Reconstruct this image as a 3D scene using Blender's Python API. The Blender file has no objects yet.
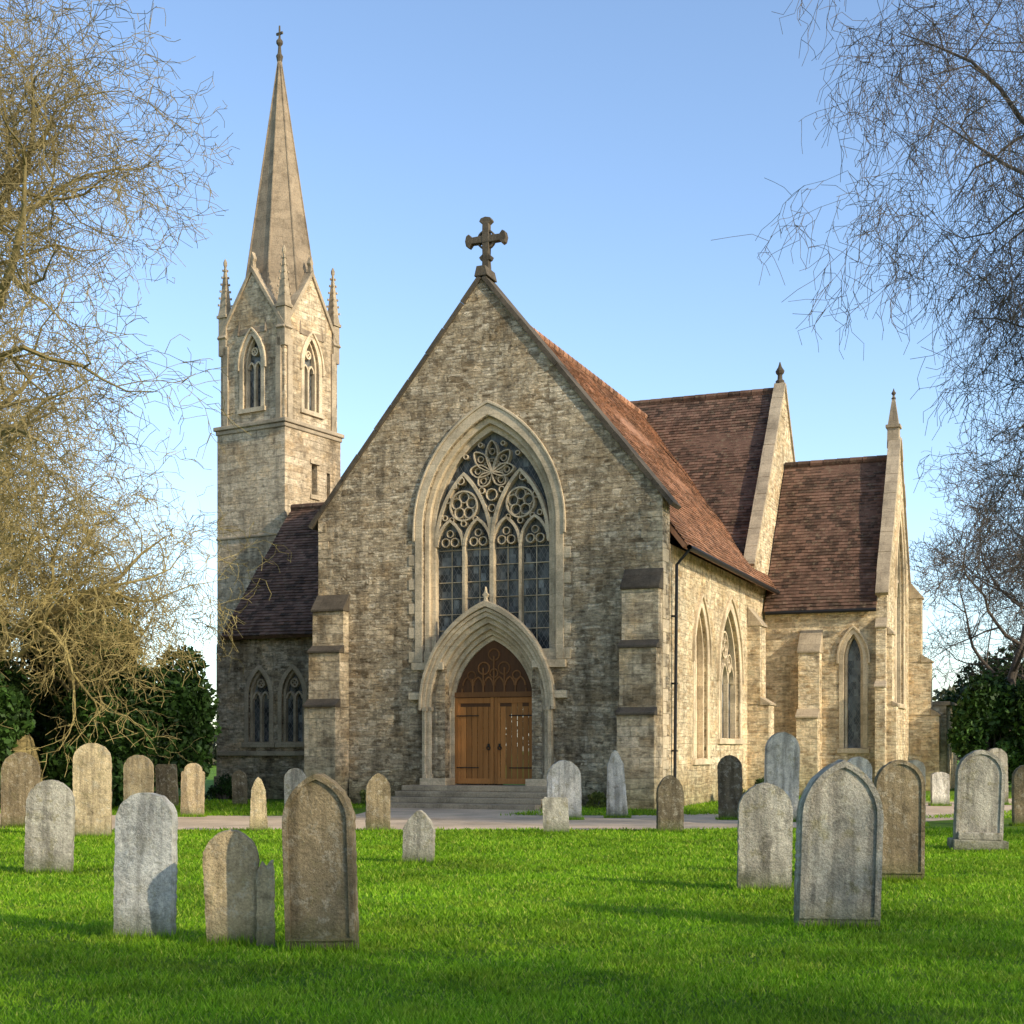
import bpy, bmesh, math, random
import numpy as np
from mathutils import Vector, Matrix
from mathutils.geometry import tessellate_polygon
random.seed(7); rng=np.random.default_rng(7)
scene=bpy.context.scene; COL=scene.collection
V=Vector; rad=math.radians

# ------------------------------------------------------------------ helpers
class MB:
    def __init__(s): s.v=[]; s.f=[]
    def add(s,vs,fs):
        b=len(s.v); s.v.extend([tuple(p) for p in vs]); s.f.extend([tuple(b+i for i in f) for f in fs])
    def box(s,x0,x1,y0,y1,z0,z1):
        s.add([(x0,y0,z0),(x1,y0,z0),(x1,y1,z0),(x0,y1,z0),(x0,y0,z1),(x1,y0,z1),(x1,y1,z1),(x0,y1,z1)],
              [(0,3,2,1),(4,5,6,7),(0,1,5,4),(1,2,6,5),(2,3,7,6),(3,0,4,7)])
FR=lambda O,S,N:(V(O),V(S),V(N))
def P(fr,s,z,d): return fr[0]+fr[1]*s+fr[2]*d+V((0,0,z))
def prism(mb,outer,fr,d0,d1,holes=()):
    loops=[list(outer)]+[list(h) for h in holes]
    flat=[p for l in loops for p in l]
    tris=tessellate_polygon([[V((p[0],p[1],0)) for p in l] for l in loops])
    n=len(flat)
    vs=[P(fr,p[0],p[1],d1) for p in flat]+[P(fr,p[0],p[1],d0) for p in flat]
    fs=[tuple(t) for t in tris]+[tuple(i+n for i in reversed(t)) for t in tris]
    b=0
    for l in loops:
        m=len(l)
        for i in range(m):
            j=(i+1)%m; fs.append((b+i,b+j,b+j+n,b+i+n))
        b+=m
    mb.add(vs,fs)
def fbox(mb,fr,s0,s1,z0,z1,d0,d1): prism(mb,[(s0,z0),(s1,z0),(s1,z1),(s0,z1)],fr,d0,d1)
def stroke(mb,pts,w,fr,d0,d1,closed=False):
    n=len(pts); L=[];R=[]
    for i in range(n):
        a=pts[(i-1)%n] if (closed or i>0) else pts[i]
        b=pts[(i+1)%n] if (closed or i<n-1) else pts[i]
        t=V((b[0]-a[0],b[1]-a[1]))
        if t.length<1e-9: t=V((1,0))
        t.normalize(); nx,ny=-t.y*w/2,t.x*w/2
        L.append((pts[i][0]+nx,pts[i][1]+ny)); R.append((pts[i][0]-nx,pts[i][1]-ny))
    vs=[];
    for i in range(n):
        vs+= [P(fr,*L[i],d1),P(fr,*R[i],d1),P(fr,*R[i],d0),P(fr,*L[i],d0)]
    fs=[]
    for i in range(n if closed else n-1):
        a=4*i;b=4*((i+1)%n)
        for k in range(4): fs.append((a+k,a+(k+1)%4,b+(k+1)%4,b+k))
    if not closed: fs+=[(0,1,2,3),(4*n-1,4*n-2,4*n-3,4*n-4)]
    mb.add(vs,fs)
def arch(c,hw,zb,zs,rise,n=12):
    R=(hw*hw+rise*rise)/(2*hw); cx=c-hw+R; a=math.acos(max(-1,min(1,(hw-R)/R)))
    L=[(c-hw,zb)]
    for i in range(n+1):
        t=math.pi+(a-math.pi)*i/n; L.append((cx+R*math.cos(t),zs+R*math.sin(t)))
    return L+[(2*c-p[0],p[1]) for p in reversed(L[:-1])]
def circ(c,z,r,n=24,a0=0): return [(c+r*math.cos(a0+2*math.pi*i/n),z+r*math.sin(a0+2*math.pi*i/n)) for i in range(n)]
def ring(mb,o,i,fr,d0,d1): prism(mb,list(o)+list(reversed(i)),fr,d0,d1)
def tube(mb,pts,rs,sides=4):
    prev=None; vs=[]; n=len(pts)
    for i in range(n):
        t=(pts[min(i+1,n-1)]-pts[max(i-1,0)])
        if t.length<1e-9: t=V((0,0,1))
        t.normalize()
        if prev is None:
            u=t.orthogonal().normalized()
        else:
            u=prev-t*prev.dot(t)
            u=u.normalized() if u.length>1e-6 else t.orthogonal().normalized()
        prev=u; w=t.cross(u)
        for k in range(sides):
            a=2*math.pi*k/sides; vs.append(pts[i]+(u*math.cos(a)+w*math.sin(a))*rs[i])
    fs=[]
    for i in range(n-1):
        for k in range(sides):
            a=i*sides+k;b=i*sides+(k+1)%sides; fs.append((a,b,b+sides,a+sides))
    mb.add(vs,fs)
def mkobj(name,mb,mat,parent=None,loc=(0,0,0),rotz=0,bevel=0,fix=True,label=None,category=None,kind=None,group=None,smooth=False):
    me=bpy.data.meshes.new(name); me.from_pydata(mb.v,[],mb.f); 
    if fix:
        bm=bmesh.new(); bm.from_mesh(me); bmesh.ops.recalc_face_normals(bm,faces=bm.faces); bm.to_mesh(me); bm.free()
    me.materials.append(mat)
    if smooth: me.polygons.foreach_set("use_smooth",[True]*len(me.polygons))
    o=bpy.data.objects.new(name,me); COL.objects.link(o)
    o.location=loc; o.rotation_euler=(0,0,rotz)
    if parent: o.parent=parent
    if bevel:
        m=o.modifiers.new("bevel","BEVEL"); m.width=bevel; m.segments=2; m.limit_method='ANGLE'; m.angle_limit=rad(35)
    for k,x in (("label",label),("category",category),("kind",kind),("group",group)):
        if x: o[k]=x
    return o
def empty(name,loc=(0,0,0),rotz=0,parent=None,**kw):
    o=bpy.data.objects.new(name,None); COL.objects.link(o); o.location=loc; o.rotation_euler=(0,0,rotz); o.empty_display_size=.3
    if parent:o.parent=parent
    for k,x in kw.items(): o[k]=x
    return o

# ------------------------------------------------------------------ materials
class NT:
    def __init__(s,name):
        s.m=bpy.data.materials.new(name); s.m.use_nodes=True; s.t=s.m.node_tree; s.t.nodes.clear()
        s.out=s.n('ShaderNodeOutputMaterial'); s.b=s.n('ShaderNodeBsdfPrincipled'); s.l(s.b.outputs[0],s.out.inputs[0])
        s.b.inputs['Specular IOR Level'].default_value=.2
    def n(s,t,**k):
        x=s.t.nodes.new(t)
        for a,b in k.items(): setattr(x,a,b)
        return x
    def l(s,a,b): s.t.links.new(a,b)
    def setin(s,sock,val):
        if isinstance(val,bpy.types.NodeSocket): s.l(val,sock)
        else: sock.default_value=val
    def math(s,op,a,b=0.5,c=None):
        x=s.n('ShaderNodeMath',operation=op); s.setin(x.inputs[0],a); s.setin(x.inputs[1],b)
        if c is not None: s.setin(x.inputs[2],c)
        return x.outputs[0]
    def mix(s,f,a,b,mode='MIX'):
        x=s.n('ShaderNodeMix',data_type='RGBA',blend_type=mode); s.setin(x.inputs[0],f); s.setin(x.inputs[6],a if not isinstance(a,tuple) else (*a,1)[:4]); s.setin(x.inputs[7],b if not isinstance(b,tuple) else (*b,1)[:4])
        return x.outputs[2]
    def noise(s,vec,scale,detail=4,rough=.55,col=False):
        x=s.n('ShaderNodeTexNoise'); x.inputs['Scale'].default_value=scale; x.inputs['Detail'].default_value=detail; x.inputs['Roughness'].default_value=rough
        s.l(vec,x.inputs['Vector']); return x.outputs[1 if col else 0]
    def scaled(s,vec,sc):
        mp=s.n('ShaderNodeMapping'); mp.inputs['Scale'].default_value=sc; s.l(vec,mp.inputs[0]); return mp.outputs[0]
    def ramp(s,f,stops,interp='LINEAR'):
        x=s.n('ShaderNodeValToRGB'); x.color_ramp.interpolation=interp; e=x.color_ramp.elements
        while len(e)<len(stops): e.new(.5)
        for i,(p,c) in enumerate(stops):
            e[i].position=p; e[i].color=(*c,1) if isinstance(c,tuple) else (c,c,c,1)
        s.l(f,x.inputs[0]); return x.outputs[0]
    def coord(s,rand=False):
        x=s.n('ShaderNodeTexCoord'); v=x.outputs['Object']
        if rand:
            oi=s.n('ShaderNodeObjectInfo'); a=s.n('ShaderNodeVectorMath',operation='ADD'); s.l(v,a.inputs[0])
            m=s.math('MULTIPLY',oi.outputs['Random'],37.); cb=s.n('ShaderNodeCombineXYZ'); s.l(m,cb.inputs[0]); s.l(m,cb.inputs[1]); s.l(cb.outputs[0],a.inputs[1]); v=a.outputs[0]
        return v
    def hv(s):
        x=s.n('ShaderNodeTexCoord'); so=s.n('ShaderNodeSeparateXYZ'); s.l(x.outputs['Object'],so.inputs[0])
        sn=s.n('ShaderNodeSeparateXYZ'); s.l(x.outputs['Normal'],sn.inputs[0])
        ax=s.math('ABSOLUTE',sn.outputs[0]); ay=s.math('ABSOLUTE',sn.outputs[1]); g=s.math('GREATER_THAN',ax,ay)
        mm=s.n('ShaderNodeMix',data_type='FLOAT'); s.l(g,mm.inputs[0]); s.l(so.outputs[0],mm.inputs[2]); s.l(so.outputs[1],mm.inputs[3])
        cb=s.n('ShaderNodeCombineXYZ'); s.l(mm.outputs[0],cb.inputs[0]); s.l(so.outputs[2],cb.inputs[1])
        return x.outputs['Object'],cb.outputs[0],so
    def warp(s,vec,src,scale,amt):
        nz=s.noise(src,scale,3,.5,True); sub=s.n('ShaderNodeVectorMath',operation='SUBTRACT'); s.l(nz,sub.inputs[0]); sub.inputs[1].default_value=(.5,.5,.5)
        sc=s.n('ShaderNodeVectorMath',operation='MULTIPLY'); s.l(sub.outputs[0],sc.inputs[0]); sc.inputs[1].default_value=(amt[0],amt[1],0)
        ad=s.n('ShaderNodeVectorMath',operation='ADD'); s.l(vec,ad.inputs[0]); s.l(sc.outputs[0],ad.inputs[1]); return ad.outputs[0]
    def brick(s,vec,w,h,mortar,smooth=.2,off=.5):
        x=s.n('ShaderNodeTexBrick'); x.offset=off; x.inputs['Color1'].default_value=(0,0,0,1); x.inputs['Color2'].default_value=(1,1,1,1); x.inputs['Mortar'].default_value=(.5,.5,.5,1)
        x.inputs['Scale'].default_value=1; x.inputs['Mortar Size'].default_value=mortar; x.inputs['Mortar Smooth'].default_value=smooth; x.inputs['Brick Width'].default_value=w; x.inputs['Row Height'].default_value=h
        s.l(vec,x.inputs['Vector']); return x.outputs[0],x.outputs[1]
    def bump(s,h,st,dist=.02):
        x=s.n('ShaderNodeBump'); x.inputs['Strength'].default_value=st; x.inputs['Distance'].default_value=dist; s.l(h,x.inputs['Height'])
        s.l(x.outputs[0],s.b.inputs['Normal'])
    def fin(s,col,rough=.9):
        s.setin(s.b.inputs['Base Color'],col if not isinstance(col,tuple) else (*col,1)); s.setin(s.b.inputs['Roughness'],rough); return s.m

def masonry(name,cols,mortar,w,h,mort=.016,warp=(.10,.06),stain=.55,bumpd=.03,rowvar=True,rough_=1.,mf=.65):
    t=NT(name); obj,vec,so=t.hv()
    vec=t.warp(vec,obj,.7,(warp[0]*2.,warp[1]*2.)); vec=t.warp(vec,obj,4.,(warp[0]*.9,warp[1]*1.)); vec=t.warp(vec,obj,14.,(warp[0]*.55,warp[1]*.6))
    b1,f1=t.brick(vec,w,h,mort,.6); b2,f2=t.brick(vec,w*.62,h*.5,mort*.8,.6,.37)
    if rowvar:
        b3,f3=t.brick(vec,w*1.25,h*1.5,mort,.6,.43)
        sel=t.ramp(t.noise(obj,1.7,3),[(.49,0.),(.50,1.)]); sel2=t.ramp(t.noise(t.scaled(obj,(1,1,2.2)),1.1,3),[(.56,0.),(.57,1.)])
        b=t.mix(sel,b1,b2); f=t.mix(sel,f1,f2); b=t.mix(sel2,b,b3); f=t.mix(sel2,f,f3)
    else: b,f=b1,f1
    base=t.ramp(b,[(0,cols[0]),(.16,cols[1]),(.6,cols[2]),(1,cols[3])])
    mott=t.noise(obj,7.,8,.74); base=t.mix(.85*rough_ if rough_<1 else .95,base,t.ramp(mott,[(.3,.32),(.47,.92),(.7,1.55)]),'MULTIPLY')
    an=t.noise(t.scaled(obj,(3.2,3.2,13.)),1.,6,.74); base=t.mix(.95*rough_,base,t.ramp(an,[(.34,.34),(.47,.97),(.66,1.45)]),'MULTIPLY')
    base=t.mix(t.math('MULTIPLY',f,mf),base,mortar)
    blot=t.ramp(t.noise(obj,2.3,6,.75),[(.53,0.),(.63,.64*rough_)]); base=t.mix(blot,base,tuple(x*.42 for x in cols[1]))
    pale=t.ramp(t.noise(t.scaled(obj,(1,1,1.6)),3.1,6,.75),[(.55,0.),(.65,.6)]); base=t.mix(pale,base,tuple(min(.75,x*1.08) for x in cols[3]))
    och=t.ramp(t.noise(obj,1.3,5,.7),[(.50,0.),(.66,.5)]); base=t.mix(och,base,(1.14,.95,.70),'MULTIPLY')
    big=t.noise(obj,.5,5,.65); base=t.mix(1.,base,t.ramp(big,[(.32,(stain*1.04,stain,stain*.92)),(.5,1.),(.68,1.2)]),'MULTIPLY')
    st=t.noise(t.scaled(obj,(2.5,2.5,.3)),1.,5,.65); base=t.mix(.9,base,t.ramp(st,[(.36,stain),(.52,1.)]),'MULTIPLY')
    dz=t.n('ShaderNodeMapRange'); t.l(so.outputs[2],dz.inputs[0]); dz.inputs[1].default_value=0; dz.inputs[2].default_value=1.2
    base=t.mix(1.,base,t.ramp(dz.outputs[0],[(0,(.58,.60,.48)),(1,1.)]),'MULTIPLY')
    hgt=t.math('ADD',t.math('MULTIPLY',t.math('SUBTRACT',1.,f),.6),t.math('ADD',t.math('MULTIPLY',mott,1.7),t.math('ADD',t.math('MULTIPLY',b,.5),t.math('MULTIPLY',an,1.4))))
    t.bump(hgt,1.,bumpd); return t.fin(base,.95)
M_rubble=masonry('rubble_stone',[(.22,.165,.098),(.40,.315,.20),(.54,.435,.285),(.70,.595,.425)],(.50,.41,.28),.44,.16,.015,(.115,.07),.55,.06,mf=.30)
M_warm=masonry('warm_rubble_stone',[(.42,.31,.175),(.57,.445,.28),(.66,.54,.35),(.74,.62,.42)],(.60,.50,.34),.5,.19,.014,(.09,.055),.68,.035,rough_=.8,mf=.34)
M_tower=masonry('tower_ashlar',[(.40,.305,.19),(.50,.395,.255),(.58,.465,.305),(.65,.53,.36)],(.48,.385,.255),.55,.25,.010,(.03,.02),.58,.035,False,.8,mf=.42)
M_butt=masonry('buttress_stone',[(.30,.235,.145),(.45,.36,.235),(.55,.45,.295),(.63,.52,.36)],(.47,.385,.265),.5,.27,.012,(.035,.025),.6,.035,False,.9,mf=.5)
def dressed(name,c1,c2,scale=3.,stain=.6,b=.4):
    t=NT(name); o,vec,so=t.hv(); n=t.noise(o,scale,6,.65); col=t.mix(n,c1,c2)
    bb,f=t.brick(vec,.7,.34,.006); col=t.mix(.35,col,t.ramp(bb,[(0,.6),(1,1.2)]),'MULTIPLY')
    col=t.mix(t.math('MULTIPLY',f,.5),col,tuple(x*.5 for x in c1))
    col=t.mix(1.,col,t.ramp(t.noise(o,.8,5,.7),[(.35,stain),(.55,1.05)]),'MULTIPLY')
    col=t.mix(t.ramp(t.noise(o,4.,6,.75),[(.56,0.),(.68,.5)]),col,tuple(x*.4 for x in c1))
    fine=t.noise(o,25.,5,.7); col=t.mix(.7,col,t.ramp(fine,[(.3,.55),(.6,1.1)]),'MULTIPLY')
    t.bump(t.math('ADD',fine,n),b,.02); return t.fin(col,.9)
M_cream=dressed('cream_dressed_stone',(.56,.44,.275),(.72,.595,.41))
M_trim=dressed('weathered_dressed_stone',(.34,.27,.175),(.52,.425,.29),4.)
M_dark=dressed('dark_coping_stone',(.075,.06,.042),(.15,.122,.085),5.)
M_spire=dressed('spire_stone',(.23,.175,.115),(.37,.295,.20),2.5,.55,.6)
def tilemat(name,cols):
    t=NT(name); o,vec,so=t.hv(); g=t.n('ShaderNodeNewGeometry'); r=g.outputs['Random Per Island']
    c=t.ramp(r,[(0,cols[0]),(.35,cols[1]),(.7,cols[2]),(1,cols[3])])
    c=t.mix(1.,c,t.ramp(t.noise(o,1.1,6,.7),[(.33,.5),(.55,1.1)]),'MULTIPLY')
    lich=t.ramp(t.noise(o,6.,6,.75),[(.54,0.),(.68,.7)]); c=t.mix(lich,c,(.22,.175,.11))
    t.bump(t.noise(o,30.,3),.4,.01); return t.fin(c,.9)
M_tile=tilemat('clay_roof_tile',[(.14,.073,.042),(.24,.122,.070),(.32,.163,.094),(.40,.212,.128)])
M_tile2=tilemat('brown_roof_tile',[(.055,.036,.025),(.105,.062,.041),(.145,.082,.055),(.185,.108,.073)])
def flat(name,c,rough=.6,metal=0,nsc=20.,var=.3):
    t=NT(name); o=t.coord(True); col=t.mix(t.noise(o,nsc,5,.6),tuple(x*(1-var) for x in c),tuple(min(1,x*(1+var)) for x in c)); t.b.inputs['Metallic'].default_value=metal
    t.bump(t.noise(o,nsc*2,3),.2,.01); return t.fin(col,rough)
M_iron=flat('black_iron',(.018,.018,.018),.45)
def glassmat():
    t=NT('leaded_glass'); o,vec,so=t.hv(); sp=t.n('ShaderNodeSeparateXYZ'); t.l(vec,sp.inputs[0])
    a=t.math('ADD',sp.outputs[0],t.math('MULTIPLY',sp.outputs[1],.62)); b=t.math('SUBTRACT',sp.outputs[0],t.math('MULTIPLY',sp.outputs[1],.62))
    def line(x): return t.math('LESS_THAN',t.math('ABSOLUTE',t.math('SUBTRACT',t.math('FRACT',t.math('DIVIDE',x,.15)),.5)),.05)
    ln=t.math('MAXIMUM',line(a),line(b))
    bb,f=t.brick(vec,.15,.24,.001); col=t.ramp(bb,[(0,(.03,.034,.035)),(.6,(.075,.082,.080)),(1,(.19,.20,.19))])
    col=t.mix(1.,col,t.ramp(t.noise(o,2.5,4,.6),[(.35,.5),(.6,1.4)]),'MULTIPLY')
    col=t.mix(ln,col,(.16,.155,.14)); t.bump(t.math('ADD',bb,ln),.5,.01); t.b.inputs['Specular IOR Level'].default_value=.4
    return t.fin(col,t.math('ADD',t.math('MULTIPLY',ln,.5),.25))
M_glass=glassmat()
def woodmat(name,c1,c2):
    t=NT(name); o=t.coord(); n=t.noise(t.scaled(o,(9,9,.8)),2.,6,.6); g=t.n('ShaderNodeNewGeometry'); c=t.mix(n,c1,c2); c=t.mix(.7,c,t.ramp(g.outputs['Random Per Island'],[(0,.55),(1,1.2)]),'MULTIPLY')
    t.bump(n,.4,.01); return t.fin(c,.6)
M_door=woodmat('oak_door_wood',(.28,.11,.028),(.50,.22,.065)); M_doordark=woodmat('dark_carved_oak',(.05,.024,.011),(.12,.055,.024)); M_carve=woodmat('brown_carved_oak',(.16,.068,.024),(.28,.13,.045))
def barkmat(name,c1,c2):
    t=NT(name); o=t.coord(); c=t.mix(t.noise(o,1.3,5,.7),c1,c2); t.bump(t.noise(o,18.,4,.7),.8,.03); return t.fin(c,.9)
M_barkL=barkmat('mossy_bark',(.13,.105,.045),(.31,.245,.105)); M_barkG=barkmat('grey_bark',(.06,.05,.04),(.15,.125,.10)); M_barkY=barkmat('pale_twig_bark',(.25,.20,.08),(.41,.33,.135))
def leafmat(name,c1,c2):
    t=NT(name); o=t.coord(); g=t.n('ShaderNodeNewGeometry')
    c=t.mix(g.outputs['Random Per Island'],c1,c2); c=t.mix(1.,c,t.ramp(t.noise(o,1.2,3),[(.35,.5),(.65,1.3)]),'MULTIPLY')
    return t.fin(c,.55)
M_leaf=leafmat('evergreen_leaf',(.014,.038,.006),(.05,.105,.018)); M_leafY=leafmat('light_shrub_leaf',(.10,.13,.02),(.24,.25,.06))
def patch(t,o,c):
    c=t.mix(1.,c,t.ramp(t.noise(o,.45,5,.65),[(.33,.64),(.5,1.),(.68,1.3)]),'MULTIPLY')
    yl=t.ramp(t.noise(o,1.1,6,.7),[(.50,0.),(.67,.42)]); c=t.mix(yl,c,(.31,.38,.03))
    dk=t.ramp(t.noise(o,2.4,6,.7),[(.56,0.),(.69,.5)]); return t.mix(dk,c,(.055,.15,.006))
def grassmat():
    t=NT('lawn_blade'); o=t.coord(); g=t.n('ShaderNodeNewGeometry')
    c=t.ramp(g.outputs['Random Per Island'],[(0,(.09,.21,.006)),(.45,(.19,.37,.012)),(.85,(.29,.49,.02)),(1,(.47,.51,.09))])
    c=patch(t,o,c)
    t.fin(c,.6); tr=t.n('ShaderNodeBsdfTranslucent'); t.l(c,tr.inputs[0]); mx=t.n('ShaderNodeMixShader'); mx.inputs[0].default_value=.45
    t.l(t.b.outputs[0],mx.inputs[1]); t.l(tr.outputs[0],mx.inputs[2]); t.l(mx.outputs[0],t.out.inputs[0]); return t.m
M_blade=grassmat()
t=NT('lawn_ground'); o=t.coord(); c=t.mix(t.noise(o,3.,8,.7),(.06,.15,.007),(.18,.32,.018)); c=patch(t,o,c)
t.bump(t.noise(o,22.,6,.8),1.,.08); M_lawn=t.fin(c,.9)
t=NT('gravel'); o=t.coord(); vo=t.n('ShaderNodeTexVoronoi'); vo.inputs['Scale'].default_value=28; t.l(o,vo.inputs[0])
c=t.ramp(t.noise(o,40.,3,.7),[(.3,(.48,.36,.235)),(.7,(.70,.55,.38))]); c=t.mix(1.,c,t.ramp(t.noise(o,.8,5,.6),[(.35,.72),(.6,1.05)]),'MULTIPLY'); t.bump(vo.outputs[0],.5,.015); M_gravel=t.fin(c,.95)
def gravemat(name,c,lich=.5):
    t=NT(name); o=t.coord(True); x=t.n('ShaderNodeTexCoord'); sp=t.n('ShaderNodeSeparateXYZ'); t.l(x.outputs['Object'],sp.inputs[0])
    n=t.noise(o,2.2,8,.74); col=t.ramp(n,[(.28,tuple(v*.38 for v in c)),(.42,tuple(v*.78 for v in c)),(.55,c),(.74,tuple(min(.8,v*1.32) for v in c))])
    l1=t.ramp(t.noise(o,9.,6,.75),[(.53,0.),(.60,lich*1.2)]); col=t.mix(l1,col,(.62,.58,.45))
    l2=t.ramp(t.noise(o,6.,6,.72),[(.55,0.),(.64,lich*1.1)]); col=t.mix(l2,col,(.24,.21,.08))
    l3=t.ramp(t.noise(o,3.4,6,.75),[(.56,0.),(.66,.62)]); col=t.mix(l3,col,tuple(v*.33 for v in c))
    fine=t.noise(o,45.,6,.75); col=t.mix(.8,col,t.ramp(fine,[(.3,.5),(.6,1.15)]),'MULTIPLY')
    col=t.mix(.75,col,t.ramp(t.noise(t.scaled(o,(9,9,1.)),1.,4),[(.38,.45),(.56,1.)]),'MULTIPLY')
    col=t.mix(t.ramp(sp.outputs[2],[(0,.8),(.28,0.)]),col,(.08,.095,.03))
    t.bump(t.math('ADD',t.math('MULTIPLY',t.noise(o,14.,6,.7),1.4),t.math('MULTIPLY',fine,.6)),1.,.028); return t.fin(col,.93)
G={'grey':gravemat('grey_headstone',(.46,.42,.33)),'tan':gravemat('tan_headstone',(.62,.48,.275),.3),'pale':gravemat('pale_headstone',(.76,.71,.59),.4),
   'dark':gravemat('dark_headstone',(.18,.145,.09),.3),'brown':gravemat('brown_headstone',(.29,.225,.13),.25),'blue':gravemat('blue_grey_headstone',(.62,.60,.52),.3)}

# ------------------------------------------------------------------ church
TH=rad(22); CH=empty('church',(-.83,38.9,0),-TH,label='old stone parish church with pointed gable and slender spire',category='church')
F0=FR((0,0,0),(1,0,0),(0,-1,0)); WC=.18; HW=5.15
o=MB(); MZ=7.7
wa=arch(WC,2.0,3.9,MZ,3.05,18)
poly=[(-HW,0),(WC-1.3,0),(WC-1.3,3.9)]+wa+[(WC+1.3,3.9),(WC+1.3,0),(HW,0),(HW,8.2),(0,14.55),(-HW,8.2)]
prism(o,poly,F0,-.7,0)
mkobj('facade_wall',o,M_rubble,CH)
for a,b in ((-4.1,WC-2.15),(WC+2.15,4.2)):
    o=MB(); prism(o,[(a,0),(b,0),(b,.75),(a,.75)],F0,-.01,.12); mkobj('plinth',o,M_rubble,CH,bevel=.03)
FRt=FR((HW,0,0),(0,1,0),(1,0,0))
o=MB(); h1=arch(4.05,.72,1.3,4.2,1.5); h2=arch(7.65,1.35,1.9,3.8,2.15)
prism(o,[(.7,0),(12.6,0),(12.6,7.05),(.7,7.05)],FRt,-.6,0,[h1,h2])
mkobj('side_wall',o,M_warm,CH)
o=MB(); o.box(-HW,-HW+.6,.7,12.6,0,7.05); mkobj('side_wall',o,M_rubble,CH)
o=MB(); o.box(-HW,HW,20.6,21.2,0,7.6); mkobj('rear_wall',o,M_rubble,CH)
def coping(name,pts,fr,d0,d1,th=.17,mat=M_dark):
    m=MB(); L=pts
    for i in range(len(L)-1):
        a=V(L[i]);b=V(L[i+1]); n=max(1,int((b-a).length/.8)); t_=(b-a).normalized(); nn=V((-t_.y,t_.x)); 
        if nn.y<0: nn=-nn
        for k in range(n):
            p=a+(b-a)*(k/n)+t_*.003; q=a+(b-a)*((k+1)/n)-t_*.003; j=random.uniform(-.010,.010)
            prism(m,[tuple(p+nn*.003),tuple(q+nn*.003),tuple(q+nn*(th+j)),tuple(p+nn*(th+j))],fr,d0+j,d1+j)
    return mkobj(name,m,mat,CH,bevel=.012)
coping('gable_coping',[(-HW-.22,7.93),(0,14.55)],F0,-.76,.07,.13); coping('gable_coping',[(0,14.55),(HW+.22,7.93)],F0,-.76,.07,.13)
def quoins(fr,s,dirn,z0,z1,mat,parent=CH,h=.3,d=.014,l=(.3,.55)):
    m=MB(); z=z0; i=0
    while z<z1-.05:
        hh=min(h*random.uniform(.8,1.2),z1-z); L=l[i%2]*random.uniform(.8,1.2)
        a,b=(s,s+L*dirn); a,b=min(a,b),max(a,b)
        fbox(m,fr,a,b,z+.006,z+hh-.006,-.01,d+random.uniform(-.006,.006)); z+=hh; i+=1
    return mkobj('quoins',m,mat,parent,bevel=.012)
quoins(F0,HW,-1,5.6,8.1,M_butt); quoins(FRt,0.0,1,0,7.0,M_cream); quoins(F0,-HW,1,5.6,8.1,M_butt)
def buttress(fr,s0,s1,steps,mat=M_rubble,parent=CH,cap=M_dark,topslope=1.4):
    m=MB(); caps=[]; zprev=0
    for i,(z,d) in enumerate(steps):
        last=i+1==len(steps); nd=steps[i+1][1] if not last else 0.02
        fbox(m,fr,s0,s1,zprev,z,-.01,d)
        hs=(d-nd)*(topslope if last else .7)
        A=[P(fr,s,zz,dd) for s in (s0-.035,s1+.035) for (dd,zz) in ((d+.06,z+.002),(d+.06,z+.065),(nd-.01,z+.08+hs),(nd-.01,z+.002))]
        c=MB(); c.add(A,[(0,1,2,3),(7,6,5,4),(0,4,5,1),(1,5,6,2),(2,6,7,3),(3,7,4,0)]); caps.append(c)
        zprev=z+.02
    b=mkobj('buttress',m,mat,parent)
    for c in caps: mkobj('weathering',c,cap,b,bevel=.012)
buttress(F0,4.15,HW-.003,[(2.45,.8),(4.2,.6),(5.75,.38)],M_butt); buttress(F0,-HW+.003,-4.15,[(2.75,.8),(4.3,.55),(5.5,.33)],M_butt)
FLf=FR((-HW,0,0),(0,-1,0),(-1,0,0)); buttress(FLf,-.72,-.02,[(2.7,.28),(5.4,.14)],M_butt)
buttress(FRt,10.1,11.0,[(3.0,.7),(5.6,.42)],M_warm,cap=M_trim)
dcount=[0]
def dd():
    dcount[0]=(dcount[0]+1)%9; return dcount[0]*.0022
def foil(m,fr,c,z,r,n,d0,d1,w,a0=math.pi/2):
    stroke(m,circ(c,z,r,28),w,fr,d0,d1+dd(),True)
    for k in range(n):
        a=a0+2*math.pi*k/n; stroke(m,circ(c+math.cos(a)*r*.56,z+math.sin(a)*r*.56,r*(.42 if n<5 else .33),14),w*.6,fr,d0,d1-.02+dd(),True)
def petal(m,fr,x,z,ang,L,w_,d0,d1,w):
    pts=[]
    for k in range(16):
        t_=k/16*2*math.pi; px=L/2*(1-math.cos(t_)); py=w_/2*math.sin(t_)*(.55+.45*math.sin(min(math.pi,px/L*math.pi)))*(.6+.7*px/L)
        pts.append((x+px*math.cos(ang)-py*math.sin(ang),z+px*math.sin(ang)+py*math.cos(ang)))
    stroke(m,pts,w,fr,d0,d1+dd(),True)
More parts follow.
